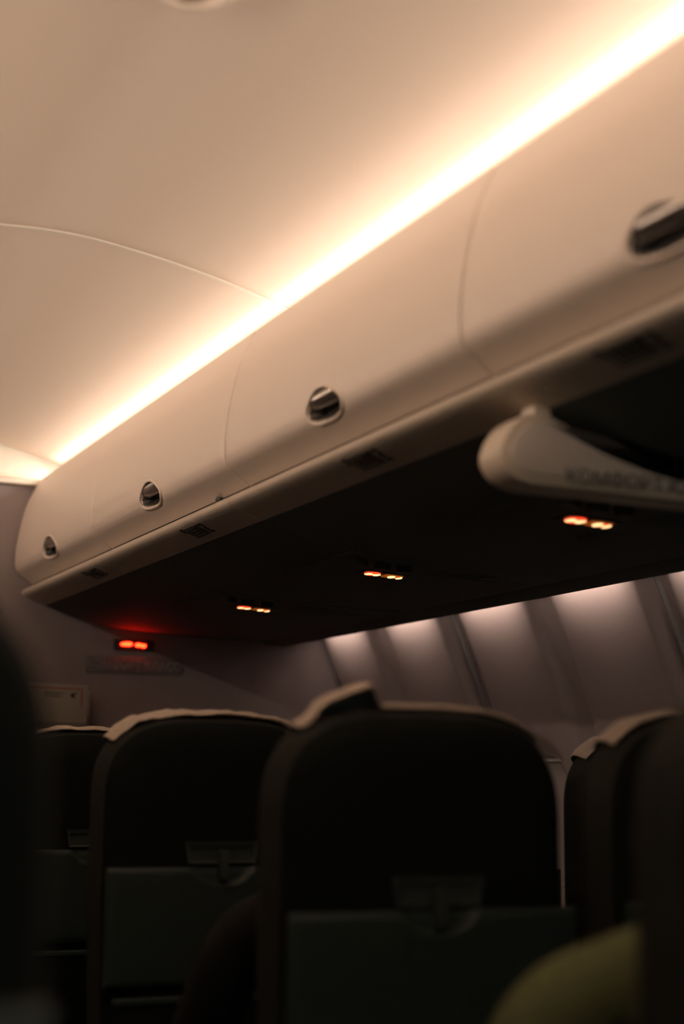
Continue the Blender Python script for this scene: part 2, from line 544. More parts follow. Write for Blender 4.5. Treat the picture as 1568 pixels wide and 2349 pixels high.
def make_bin(ya, yb, label):
    yc = (ya + yb) / 2
    root = tag(empty('overhead_bin', (1.2, yc, EYE + 0.62)), label, 'overhead bin', 'overhead bins along the right side')
    hl = (yb - ya) / 2 - 0.0028
    # door: fine grid round the latch
    ys = [-hl, -hl + 0.002, -hl + 0.006]
    n = 14
    ys += [-hl + 0.006 + (hl - 0.006 - 0.125) * i / n for i in range(1, n)]
    ys += [-0.125 + 0.25 * i / 84 for i in range(85)]
    ys += [-y for y in reversed(ys[:3 + n - 1])]
    ss = [S[-1] * 0.62 * i / 16 for i in range(16)]
    ss += [S[-1] * 0.62 + S[-1] * 0.38 * i / 52 for i in range(53)]
    vv, ff = [], []
    for s in ss:
        p = face_at(s)
        nrm = face_n(s) * NSIGN
        for y in ys:
            q = latch_q(y, s - S_H)
            d = 0.0
            if q < 1.0:
                t = min(1.0, (1.0 - q) / 0.30)
                d = 0.034 * t * t * (3 - 2 * t)
            elif q < 1.22:                              # shallow dished surround
                d = 0.0016 * (1 - (q - 1.0) / 0.22)
            e = min(abs(y + hl), abs(y - hl))
            if e < 0.005:                               # rounded door edge
                d += 0.003 * (1 - e / 0.005) ** 2
            vv.append((p[0] - nrm.x * d - 1.2, y, p[1] - nrm.y * d - 0.62))
    ny = len(ys)
    for i in range(len(ss) - 1):
        for j in range(ny - 1):
            ff.append((i * ny + j, i * ny + j + 1, (i + 1) * ny + j + 1, (i + 1) * ny + j))
    fm = []
    for fc in ff:
        k = fc[0]
        y, s = (ys[k % ny] + ys[k % ny + 1]) / 2, (ss[k // ny] + ss[k // ny + 1]) / 2
        fm.append(1 if latch_q(y, s - S_H) < 0.93 else 0)
    door = mesh('door', vv, ff, 'bin', root, smooth=True, mats=['bin', 'cup'], fm=fm, recalc=False)
    # body behind the door
    sec = offset(FACE, 0.030 * (-NSIGN))
    sec = [(max(p[0], 1.172), p[1]) for p in offset(FACE, -0.030 * NSIGN)]
    inner = [(x + 0.034, z) for x, z in FACE[2:-3]]
    body = [(1.212, 0.974), (1.225, 0.962), (1.262, 0.930), (1.42, 0.930), (1.44, 0.64), (1.205, 0.632)] + list(reversed(inner))
    v, f = prism_y([(x - 1.2, z - 0.62) for x, z in body], -hl, hl)
    mesh('body', v, f, 'groove', root)
    # edge returns of the door
    for sgn in (-1, 1):
        ring = FACE + [(x + 0.030, z) for x, z in reversed(FACE[1:-2])]
        v, f = prism_y([(x - 1.2 + 0.0035, z - 0.62) for x, z in ring], sgn * hl - 0.001 * (sgn > 0), sgn * hl + 0.001 * (sgn < 0))
        mesh('door_edge', v, f, 'bin', root)
    top = [(1.2035, 0.9735), (1.207, 0.977), (1.214, 0.977), (1.216, 0.970), (1.206, 0.966)]
    v, f = prism_y([(x - 1.2, z - 0.62) for x, z in top], -hl, hl)
    smooth_angle(mesh('top_edge', v, f, 'bin', door), 40)
    # latch: bezel ring and tilted paddle filling the upper half of the cup
    lt = []
    NB, R = 56, 8
    vv, ff = [], []
    for i in range(NB):
        t = 2 * math.pi * i / NB
        c, s_ = math.cos(t), math.sin(t)
        r = latch_r(c, s_)
        for k in range(R):
            ph = 2 * math.pi * k / R
            rr = r * (1.0 + 0.0)
            y, s = c * rr, S_H + s_ * rr
            out = Vector((c, s_)).normalized() * 0.0042 * math.cos(ph)
            p = face_at(s + out.y)
            nrm = face_n(s + out.y) * NSIGN
            h = 0.0030 * math.sin(ph)
            vv.append((p[0] + nrm.x * h - 1.2, y + out.x, p[1] + nrm.y * h - 0.62))
    for i in range(NB):
        for k in range(R):
            ff.append((i * R + k, i * R + (k + 1) % R, ((i + 1) % NB) * R + (k + 1) % R, ((i + 1) % NB) * R + k))
    bez = mesh('latch', vv, ff, 'bin', door, smooth=True)
    vv, ff = [], []
    ny, ns = 24, 8
    for lay in (0, 1):
        for i in range(ns + 1):
            u = i / ns
            ds = -HB * 1.05 + u * HB * 1.05
            tt_ = max(0.0, min(1.0, -ds / (HB * 1.15)))
            lim = HA * (1 - 0.42 * tt_) * max(0.0, 1 - abs(ds / (HB * 1.15)) ** 2.4) ** (1 / 2.4) * 0.93
            p = face_at(S_H + ds)
            nrm = face_n(S_H + ds) * NSIGN
            d = -0.003 - 0.012 * u * u - 0.003 * lay + 0.004 * math.sin(u * math.pi)
            for j in range(ny + 1):
                y = lim * (2 * j / ny - 1) + 0.016 * tt_
                vv.append((p[0] + nrm.x * d - 1.2, y, p[1] + nrm.y * d - 0.62))
    L = (ns + 1) * (ny + 1)
    for lay in (0, 1):
        for i in range(ns):
            for j in range(ny):
                a = lay * L + i * (ny + 1) + j
                ff.append((a, a + 1, a + ny + 2, a + ny + 1))
    for j in range(ny):
        a = ns * (ny + 1) + j
        ff.append((a, a + 1, L + a + 1, L + a))
        ff.append((j, j + 1, L + j + 1, L + j))
    for i in range(ns):
        for j in (0, ny):
            a = i * (ny + 1) + j
            ff.append((a, a + ny + 1, L + a + ny + 1, L + a))
    mesh('latch_paddle', vv, ff, 'chrome', door, smooth=True)
    return root


BINS = [(-0.03, 1.022, 'cream overhead bin nearest the camera, beyond the right edge'),
        (1.022, 2.071, 'blurred cream overhead bin whose latch is cut by the right edge'),
        (2.071, 3.120, 'cream overhead bin in mid picture, between the two tall curved seams'),
        (3.120, 4.174, 'cream overhead bin with the sharpest latch, second from the bulkhead'),
        (4.174, 5.098, 'short cream overhead bin touching the front bulkhead')]
for a, b, l in BINS:
    make_bin(a, b, l)

# little dark bumper under the bin door
bp = tag(empty('door_bumper', (1.196, 3.288, EYE + 0.6235)), 'small black rubber bumper under the second bin door from the bulkhead', 'bumper')
vv, ff = [], []
for k in range(13):
    t = math.pi * k / 12
    for xx in (-0.010, 0.006):
        vv.append((xx, 0.015 * math.cos(t), 0.008 * math.sin(t) + (xx + 0.01) * -0.3))
for k in range(12):
    ff.append((2 * k, 2 * k + 1, 2 * k + 3, 2 * k + 2))
ff += [tuple(range(0, 26, 2)), tuple(range(25, -1, -2)), (0, 24, 25, 1)]
mesh('rubber_pad', vv, ff, 'black', bp)

# ------------------------------------------------------------------ cove lamps on top of the bins
for side, lab in ((1, 'long warm lamp strip in the cove above the right bins'), (-1, 'long warm lamp strip in the cove above the left bins')):
    fx = (lambda x: x) if side == 1 else (lambda x: 2 * XC - x)
    r = tag(empty('cove_lamp', (fx(1.32), 2.0, EYE + 0.93)), lab, 'lamp', 'cove lamps')
    sec = [(fx(1.290) - fx(1.32), 0.001), (fx(1.385) - fx(1.32), 0.001), (fx(1.385) - fx(1.32), 0.014), (fx(1.290) - fx(1.32), 0.014)]
    v, f = prism_y(sec, Y0 + 0.2 - 2, YB - 0.02 - 2)
    mesh('housing', v, f, 'groove', r)
    # reflector back and a bright diffuser tilted towards the aisle
    q = (lambda x: fx(x) - fx(1.32))
    v, f = prism_y([(q(1.325), 0.014), (q(1.345), 0.014), (q(1.345), 0.034), (q(1.274), 0.090), (q(1.268), 0.086)], Y0 + 0.22 - 2, YB - 0.03 - 2)
    mesh('reflector', v, f, 'cream', r)
    v, f = prism_y([(q(1.316), LAMP_Z0), (q(1.320), LAMP_Z0 + 0.004), (q(1.266), LAMP_Z1 + 0.004), (q(1.262), LAMP_Z1)], Y0 + 0.22 - 2, YB - 0.03 - 2)
    mesh('diffuser', v, f, 'cove', r)

# ------------------------------------------------------------------ sidewall wash lamps behind the valance
ORD = {0: 'seventh', 1: 'sixth', 2: 'fifth', 3: 'fourth', 4: 'third', 5: 'second', 6: 'first'}
for k in range(1, 8):
    ya, yb = GAPS[k] + 0.105, GAPS[k + 1] - 0.105
    r = tag(empty('wall_lamp', (2.155, (ya + yb) / 2, EYE + 0.488)),
            '%s wall-wash lamp counted from the front bulkhead, behind the soffit lip' % ORD[k - 1], 'lamp', 'sidewall wash lamps')
    h = (yb - ya) / 2
    mesh('housing', *bx(-0.045, 0.004, -h, h, -0.003, 0.020), 'cream', r)
    mesh('diffuser', *bx(0.004, 0.010, -h + 0.004, h - 0.004, 0.001, 0.014), 'wallglow', r)
for k in range(1, 9):
    y = GAPS[k] - (0.06 if k == 8 else 0)
    o = box('added_baffle', -0.036, 0.10, -0.060, 0.060, -0.004, 0.14, 'soffit', None)  # unseen block added between lamps to keep the wall bands dark
    o.location = (2.142, y, EYE + 0.50)
    o.parent = None
    o.name = 'added_baffle'
    o.location -= Vector((2.3, 2, 0))
    o.parent = wr

# ------------------------------------------------------------------ passenger service units with lit pictograms


def soff_z(x):
    for a, b in zip(SOFF, SOFF[1:]):
        if a[0] <= x <= b[0]:
            return a[1] + (b[1] - a[1]) * (x - a[0]) / (b[0] - a[0])
    return SOFF[-1][1]


def soff_patch(x0, x1, y0, y1, drop, thick, n=8):
    """slab hugging the soffit; coordinates absolute"""
    lo = [(x0 + (x1 - x0) * i / n) for i in range(n + 1)]
    sec = [(x, soff_z(x) - drop + EYE) for x in lo] + [(x, soff_z(x) - drop + thick + EYE) for x in reversed(lo)]
    return prism_y(sec, y0, y1)


def local(vf, c):
    return [(x - c[0], y - c[1], z - c[2]) for x, y, z in vf[0]], vf[1]


def disc_soff(xc, yc, rx, ry, drop, thick, n=24, e=2.0):
    pts = superell(rx, ry, n, e)
    v = [(xc + x, yc + y, soff_z(xc + x) - drop + EYE) for x, y in pts] + [(xc + x, yc + y, soff_z(xc + x) - drop + thick + EYE) for x, y in pts]
    f = [(i, (i + 1) % n, n + (i + 1) % n, n + i) for i in range(n)] + [tuple(range(n)), tuple(range(2 * n - 1, n - 1, -1))]
    return v, f


for ys, lab in ((1.59, 'overhead service unit beyond the right edge, nearest the camera'),
                (2.452, 'overhead service unit with glowing signs just under the hanging divider'),
                (3.326, 'overhead service unit with glowing signs in the middle of the shade-toned soffit'),
                (4.170, 'overhead service unit with small glowing signs nearest the bulkhead')):
    c = (1.62, ys, EYE + 0.49)
    r = tag(empty('service_unit', c), lab, 'service unit', 'passenger service units')
    mesh('panel', *local(soff_patch(1.45, 2.0, ys - 0.20, ys + 0.20, 0.003, 0.008), c), 'soffit', r)
    lens = mesh('sign_lens', *local(soff_patch(1.565, 1.675, ys - 0.032, ys + 0.032, 0.006, 0.006), c), 'black', r)
    # no-smoking roundel: red disc with pale crossing bar
    xs = 1.591
    mesh('roundel', *local(disc_soff(xs, ys - 0.004, 0.0185, 0.024, 0.0085, 0.003), c), 'sign_red', lens)
    # hour-glass shaped pale mark over it
    hg = [(-0.0172, -0.010), (-0.0172, 0.010), (-0.0095, 0.016), (-0.003, 0.005), (0.003, 0.005), (0.0095, 0.016), (0.0172, 0.010),
          (0.0172, -0.010), (0.0095, -0.016), (0.003, -0.005), (-0.003, -0.005), (-0.0095, -0.016)]
    n = len(hg)
    v = [(xs + x, ys - 0.004 + y, soff_z(xs + x) - 0.0095 + EYE) for x, y in hg] + [(xs + x, ys - 0.004 + y, soff_z(xs + x) - 0.0082 + EYE) for x, y in hg]
    f = [(i, (i + 1) % n, n + (i + 1) % n, n + i) for i in range(n)] + [tuple(range(n)), tuple(range(2 * n - 1, n - 1, -1))]
    mesh('roundel_mark', *local((v, f), c), 'sign_white', lens)
    # seat-belt sign: dim amber ground, two pale lobes, red strap
    mesh('belt_ground', *local(disc_soff(1.644, ys, 0.0235, 0.022, 0.0075, 0.002, e=5), c), 'sign_amber', lens)
    mesh('belt_strap', *local(disc_soff(1.653, ys, 0.010, 0.012, 0.0085, 0.002, e=4), c), 'sign_red', lens)
    mesh('belt_lobe', *local(disc_soff(1.6425, ys, 0.0078, 0.015, 0.0095, 0.002), c), 'sign_white', lens)
    mesh('belt_lobe', *local(disc_soff(1.6635, ys + 0.002, 0.0060, 0.014, 0.0095, 0.002), c), 'sign_white', lens)
    # reading lights and air nozzles
    for i, xx in enumerate((1.50, 1.555, 1.61)):
        mesh('air_nozzle', *local(disc_soff(xx, ys - 0.13, 0.019, 0.019, 0.018, 0.016, 20), c), 'black', r)
        mesh('reading_light', *local(disc_soff(xx + 0.22, ys - 0.13, 0.021, 0.021, 0.008, 0.008, 20), c), 'soffit', r)
    mesh('oxygen_door', *local(soff_patch(1.70, 1.96, ys - 0.09, ys + 0.16, 0.007, 0.006), c), 'soffit', r)

# ------------------------------------------------------------------ row placards printed on the rail


def rail_pt(s):
    """point on the underside of the rail, s metres below the lip"""
    acc = 0.0
    R_ = RAIL[5:]
    for a, b in zip(R_, R_[1:]):
        l = math.hypot(b[0] - a[0], b[1] - a[1])
        if s <= acc + l:
            t = (s - acc) / l
            d = Vector((b[0] - a[0], b[1] - a[1])) / l
            return a[0] + (b[0] - a[0]) * t, a[1] + (b[1] - a[1]) * t, Vector((-abs(d.y), -abs(d.x)))
        acc += l
    return R_[-1][0], R_[-1][1], Vector((0, -1))


def rail_glyph(quads):
    """quads in (y, s) placed as thin raised ink on the rail"""
    vv, ff = [], []
    for qd in quads:
        k = len(vv)
        for h in (0.0003, 0.0012):
            for y, s in qd:
                x, z, n = rail_pt(s)
                vv.append((x + n.x * h, y, z + n.y * h + EYE))
        ff += [(k, k + 1, k + 2, k + 3), (k + 7, k + 6, k + 5, k + 4)]
        ff += [(k + i, k + (i + 1) % 4, k + 4 + (i + 1) % 4, k + 4 + i) for i in range(4)]
    return vv, ff


def rq(y0, y1, s0, s1, sk=0.0):
    return [(y0, s0), (y1, s0), (y1 + sk, s1), (y0 + sk, s1)]


# drawn with +y to the left of the picture: numbers sit at the camera end
PL = []
T = 0.0030
PL += [rq(-0.012, 0.056, 0.0, T), rq(-0.012, 0.056, 0.040, 0.040 + T), rq(0.056 - T, 0.056, 0.0, 0.043), rq(-0.012, -0.012 + T, 0.0, 0.043)]
for i in range(3):
    y = 0.038 - 0.018 * i
    PL += [rq(y - 0.002, y + 0.002, 0.008, 0.034), rq(y - 0.011, y - 0.002, 0.008, 0.012), rq(y - 0.010, y - 0.002, 0.019, 0.023), rq(y - 0.011, y - 0.002, 0.030, 0.034)]
PL += [rq(0.056, 0.066, -0.004, 0.000), rq(0.066, 0.070, -0.004, 0.016)]
PL += [rq(-0.030, -0.018, 0.0, 0.043, -0.002), rq(-0.038, -0.030, 0.0, 0.008)]
PL += [rq(-0.062, -0.044, 0.0, 0.007), rq(-0.062, -0.055, 0.0, 0.020), rq(-0.056, -0.046, 0.018, 0.034), rq(-0.064, -0.044, 0.036, 0.043)]
for yy, lab in ((1.70, 'blurred dark row marking on the rail under the right-hand bin'), (2.53, 'dark row marking under the bin in mid picture'),
                (3.46, 'sharp dark row marking under the second bin from the bulkhead'), (4.34, 'small row marking under the short bin by the bulkhead')):
    vv, ff = rail_glyph([[(y, s + 0.016) for y, s in q] for q in PL])
    o = mesh('row_placard', [(x - 1.2, y, z - EYE - 0.58) for x, y, z in vv], ff, 'ink')
    o.location = (1.2, yy, EYE + 0.58)
    tag(o, lab, 'row marking', 'row markings on the bin rail')

# ------------------------------------------------------------------ hanging class divider under the bins
YD = 1.970
dv = tag(empty('class_divider', (1.35, YD, EYE + 0.49)), 'beige rounded class divider hanging below the bins at the right', 'divider')
outline = spline([(1.235, 0.553), (1.200, 0.546), (1.170, 0.522), (1.155, 0.488), (1.163, 0.460), (1.186, 0.444), (1.216, 0.4385)], 6)
bottom = [(1.40, 0.4365), (1.62, 0.434), (1.90, 0.432), (2.0, 0.440)]
topc = [(1.96, 0.463), (1.80, 0.466), (1.62, 0.470), (1.50, 0.481), (1.42, 0.494), (1.34, 0.514), (1.28, 0.536)]
loop = outline + bottom + topc


def loop_prism(loop, y0, y1, c, bev=0.008):
    n = len(loop)
    cxm = sum(p[0] for p in loop) / n
    czm = sum(p[1] for p in loop) / n
    ins = []
    for i, p in enumerate(loop):
        a, b = loop[i - 1], loop[(i + 1) % n]
        t = Vector((b[0] - a[0], b[1] - a[1])).normalized()
        ins.append(Vector((-t.y, t.x)))
    sgn = 1 if ins[0].dot(Vector((cxm - loop[0][0], czm - loop[0][1]))) > 0 else -1
    vv, ff = [], []
    for y, d in ((y0, bev), (y0 + bev * 0.3, bev * 0.3), (y0 + bev, 0), (y1 - bev, 0), (y1 - bev * 0.3, bev * 0.3), (y1, bev)):
        for p, i_ in zip(loop, ins):
            vv.append((p[0] + sgn * i_.x * d - c[0], y - c[1], p[1] + sgn * i_.y * d + EYE - c[2]))
    for q in range(5):
        for i in range(n):
            ff.append((q * n + i, q * n + (i + 1) % n, (q + 1) * n + (i + 1) % n, (q + 1) * n + i))
    ff += [tuple(range(n)), tuple(range(6 * n - 1, 5 * n - 1, -1))]
    return vv, ff


c = (1.35, YD, EYE + 0.49)
smooth_angle(mesh('divider_body', *loop_prism(loop, YD + 0.004, YD + 0.078, c, 0.010), 'divider_edge', dv), 40)
inner = [(p[0] + (1.36 - p[0]) * 0.0, p[1]) for p in loop]
fl = []
n = len(loop)
for i, p in enumerate(loop):
    a, b = loop[i - 1], loop[(i + 1) % n]
    t = Vector((b[0] - a[0], b[1] - a[1])).normalized()
    fl.append((p[0] - t.y * 0.015, p[1] + t.x * 0.015))
smooth_angle(mesh('face_panel', *loop_prism(fl, YD, YD + 0.010, c, 0.003), 'divider', dv), 40)
mx = Matrix(((1, 0, 0), (0, 0, -1), (0, 1, 0))).to_4x4()
t = comfort_text('lettering', 0.028, 'inkgrey', dv, mx, 0.0008)
t.data.transform(Matrix.Diagonal((1.25, 1, 1, 1)))
t.location = (1.262 - 1.35, -0.0008, 0.449 - 0.49)
# mounting foot clamped to the rail
br = box('mounting_foot', -0.016, 0.016, -0.02, 0.02, -0.012, 0.014, 'divider_edge', dv, bevel=0.006)
br.location = (1.238 - 1.35, 0.040, 0.553 - 0.49)

# ------------------------------------------------------------------ signs on the bulkhead
sg = tag(empty('class_sign', (1.558, YB, EYE + 0.378)), 'grey plaque lettered in Cyrillic on the bulkhead below the red signs', 'sign')
box('plaque', -0.168, 0.168, -0.006, -0.0002, -0.027, 0.027, 'plaque', sg, bevel=0.0015)
t = comfort_text('lettering', 0.040, 'silver', sg, mx, 0.0012)
x0, x1 = text_width(t.data)
k = 0.322 / (x1 - x0)
t.data.transform(Matrix.Diagonal((k, 1, 1.0, 1)))
t.location = (-0.161 - x0 * k, -0.0072, -0.015)

bs = tag(empty('seatbelt_sign', (1.552, YB, EYE + 0.446)), 'lit orange seat-belt and no-smoking sign on the bulkhead', 'lit sign')
box('sign_housing', -0.070, 0.070, -0.012, -0.0002, -0.018, 0.018, 'black', bs, bevel=0.003)


def blob(parts, y0, y1):
    vv, ff = [], []
    n = 16
    for (cx_, cz_, rx, rz) in parts:
        k = len(vv)
        for y in (y0, y1):
            for x, z in superell(rx, rz, n, 2.2):
                vv.append((cx_ + x, y, cz_ + z))
        ff += [(k + i, k + (i + 1) % n, k + n + (i + 1) % n, k + n + i) for i in range(n)]
        ff += [tuple(range(k, k + n)), tuple(range(k + 2 * n - 1, k + n - 1, -1))]
    return vv, ff


mesh('pictogram', *blob([(-0.034, 0.0, 0.013, 0.0055), (-0.020, 0.001, 0.012, 0.0062), (-0.027, 0.001, 0.010, 0.006)], -0.0165, -0.012), 'sign_orange', bs)
mesh('pictogram', *blob([(0.014, -0.001, 0.011, 0.0058), (0.021, -0.0015, 0.012, 0.004), (0.031, -0.003, 0.009, 0.0055)], -0.0165, -0.012), 'sign_orange', bs)

# literature pocket with a printed card
lp = tag(empty('literature_pocket', (1.318, YB, EYE + 0.20)), 'grey bulkhead pocket holding a white card edged in red', 'pocket')
vv, ff = [], []
for (hw, z, d) in ((0.082, -0.20, 0.030), (0.084, -0.10, 0.045), (0.082, 0.0, 0.048), (0.080, 0.045, 0.045)):
    vv += [(-hw, 0.0, z), (-hw, -d * 0.6, z), (-hw * 0.9, -d, z), (hw * 0.9, -d, z), (hw, -d * 0.6, z), (hw, 0.0, z)]
for i in range(3):
    for j in range(6):
        ff.append((i * 6 + j, i * 6 + (j + 1) % 6, i * 6 + 6 + (j + 1) % 6, i * 6 + 6 + j))
ff += [tuple(range(6)), tuple(range(23, 17, -1))]
smooth_angle(mesh('pouch', vv, ff, 'pocket', lp), 50)
cd = box('card', -0.150, 0.070, -0.050, -0.046, -0.02, 0.104, 'card', lp, bevel=0.0015)
for (xa, xb, za, zb) in ((-0.14, 0.052, 0.088, 0.0912), (0.0488, 0.052, 0.03, 0.0912)):
    box('red_border', xa, xb, -0.0512, -0.0499, za, zb, 'red', cd)
for i, zz in enumerate((0.072, 0.062)):
    box('print_line', -0.075, -0.005 - 0.012 * i, -0.0510, -0.0499, zz, zz + 0.004, 'inkgrey', cd)
v = [(0.038, -0.051, 0.080), (0.012, -0.051, 0.070), (0.014, -0.051, 0.064), (0.030, -0.051, 0.058), (0.024, -0.051, 0.068)]
v = v + [(x, -0.0499, z) for x, y, z in v]
mesh('plane_mark', v, [(0, 1, 2, 4), (2, 3, 4), (5, 6, 7, 9), (7, 8, 9), (0, 5, 6, 1), (1, 6, 7, 2), (2, 7, 8, 3), (3, 8, 9, 4), (4, 9, 5, 0)], 'ink', cd)
box('second_card', 0.060, 0.079, -0.046, -0.043, 0.0, 0.085, 'card', lp, bevel=0.001)

# round fixture on the ceiling centre line
dm = tag(empty('ceiling_fixture', (0.665, 2.0, EYE + 1.129)), 'round rimmed fixture on the ceiling, cut by the top edge', 'ceiling fixture')
vv, ff = [], []
prof_r = [(0.064, 0.002), (0.062, -0.010), (0.055, -0.018), (0.046, -0.016), (0.041, -0.004), (0.034, -0.002), (0.020, -0.006), (0.001, -0.008)]
N = 48
for r_, z_ in prof_r:
    for i in range(N):
        t_ = 2 * math.pi * i / N
        vv.append((r_ * math.cos(t_), r_ * math.sin(t_), z_))
for q in range(len(prof_r) - 1):
    for i in range(N):
        ff.append((q * N + i, q * N + (i + 1) % N, (q + 1) * N + (i + 1) % N, (q + 1) * N + i))
mesh('rim', vv[:N * 5], [x for x in ff if max(x) < N * 5], 'ceiling', dm, smooth=True)
mesh('dome', vv[N * 4:], [tuple(k - N * 4 for k in x) for x in ff if min(x) >= N * 4], 'ceiling', dm, smooth=True)

# ------------------------------------------------------------------ seats
TOPZ = 1.256
HW = 0.235


def seat_outline(inset, top=TOPZ, zb=0.46, n=40):
    """closed loop (x, z) of the backrest, arched top"""
    hw, hh = HW - inset, 0.16 - inset * 0.5
    zc = top - inset - hh
    pts = [(-hw * 0.94, zb), (-hw * 0.97, zb + 0.25), (-hw, zb + 0.45), (-hw, zc - 0.06)]
    for i in range(n + 1):
        t = math.pi * (1 - i / n)
        c_, s_ = math.cos(t), math.sin(t)
        pts.append((hw * math.copysign(abs(c_) ** 0.6, c_), zc + hh * abs(s_) ** 0.75))
    pts += [(hw, zc - 0.06), (hw, zb + 0.45), (hw * 0.97, zb + 0.25), (hw * 0.94, zb)]
    return pts


def backrest_mesh():
    vv, ff, fm = [], [], []
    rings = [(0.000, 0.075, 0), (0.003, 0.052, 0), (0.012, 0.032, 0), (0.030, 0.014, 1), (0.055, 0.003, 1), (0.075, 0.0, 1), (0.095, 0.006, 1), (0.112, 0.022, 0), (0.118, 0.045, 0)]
    n = None
    for y, ins, mi in rings:
        lp_ = seat_outline(ins)
        n = len(lp_)
        vv += [(x, y, z) for x, z in lp_]
    for q in range(len(rings) - 1):
        for i in range(n):
            ff.append((q * n + i, q * n + (i + 1) % n, (q + 1) * n + (i + 1) % n, (q + 1) * n + i))
            fm.append(rings[q][2])
    # caps as a strip of quads left/right
    for base, flip in ((0, False), ((len(rings) - 1) * n, True)):
        h = n // 2
        for i in range(h - 1):
            a, b, c2, d = base + i, base + i + 1, base + n - 2 - i, base + n - 1 - i
            if b == c2:
                ff.append((a, b, d))
            else:
                ff.append((a, b, c2, d))
            fm.append(0)
    return vv, ff, fm


def cover_mesh(seed, amp, fold=False, start=(0.040, 0.006)):
    """cloth draped over the head of the seat, a little behind and far down the front"""
    rnd = random.Random(seed)
    y0_, i0_ = start
    path = [(y0_, i0_), ((y0_ + 0.052) / 2, i0_ / 2 + 0.0005), (0.056, 0.001), (0.060, -0.002), (0.080, -0.003), (0.100, 0.004), (0.114, 0.018), (0.121, 0.040), (0.124, 0.070)]
    nt = 60
    vv, ff = [], []
    for vi, (y, ins) in enumerate(path):
        for ti in range(nt + 1):
            t = math.pi * (0.74 - 0.52 * ti / nt) if fold else math.pi * (0.80 - 0.60 * ti / nt)
            hw, hh = HW - ins + 0.003, 0.16 - ins * 0.5
            zc = TOPZ - ins - hh + 0.003
            c_, s_ = math.cos(t), math.sin(t)
            x = hw * math.copysign(abs(c_) ** 0.6, c_)
            z = zc + hh * abs(s_) ** 0.75
            nz = mnoise.noise(Vector((x * 22 + seed * 3.1, y * 14, seed)))
            n2 = mnoise.noise(Vector((x * 60 + seed, y * 30, seed + 5)))
            up_ = amp * (0.8 + 1.2 * nz + 0.5 * n2)
            bump = 0.0
            if fold:
                u = (x + 0.075) / 0.045
                w_ = max(0.0, min(1.0, (x + 0.172) / 0.018)) * max(0.0, min(1.0, (-0.066 - x) / 0.012))
                bump = (0.012 + 0.020 * (x + 0.165) / 0.095) * w_ * max(0.0, 1 - max(0.0, abs(y - 0.07) - 0.022) / 0.022)
            yy = y - (0.008 * nz if vi < 2 else 0)
            vv.append((x * (1 + up_ * 0.6), yy, z + max(0.0005, up_) + bump))
    for d, nrow in ((0.06, 1), (0.12, 1), (0.2, 1)):
        base = vv[-(nt + 1):]
        for (x, y, z) in base:
            vv.append((x, y + 0.004, z - 0.06))
    rows = len(path) + 3
    for i in range(rows - 1):
        for j in range(nt):
            a = i * (nt + 1) + j
            ff.append((a, a + 1, a + nt + 2, a + nt + 1))
    # second layer for thickness
    k = len(vv)
    inner_ = [(x * 0.995, y + 0.0015, z - 0.0022) for x, y, z in vv]
    ff2 = [tuple(reversed([q + k for q in f_])) for f_ in ff]
    edge = []
    for j in range(nt):
        edge.append((j, j + 1, k + j + 1, k + j))
        a = (rows - 1) * (nt + 1) + j
        edge.append((a, a + 1, k + a + 1, k + a))
    for i in range(rows - 1):
        for j in (0, nt):
            a = i * (nt + 1) + j
            edge.append((a, a + nt + 1, k + a + nt + 1, k + a))
    return vv + inner_, ff + ff2 + edge


TRAY_T, TRAY_B = 0.976, 0.766


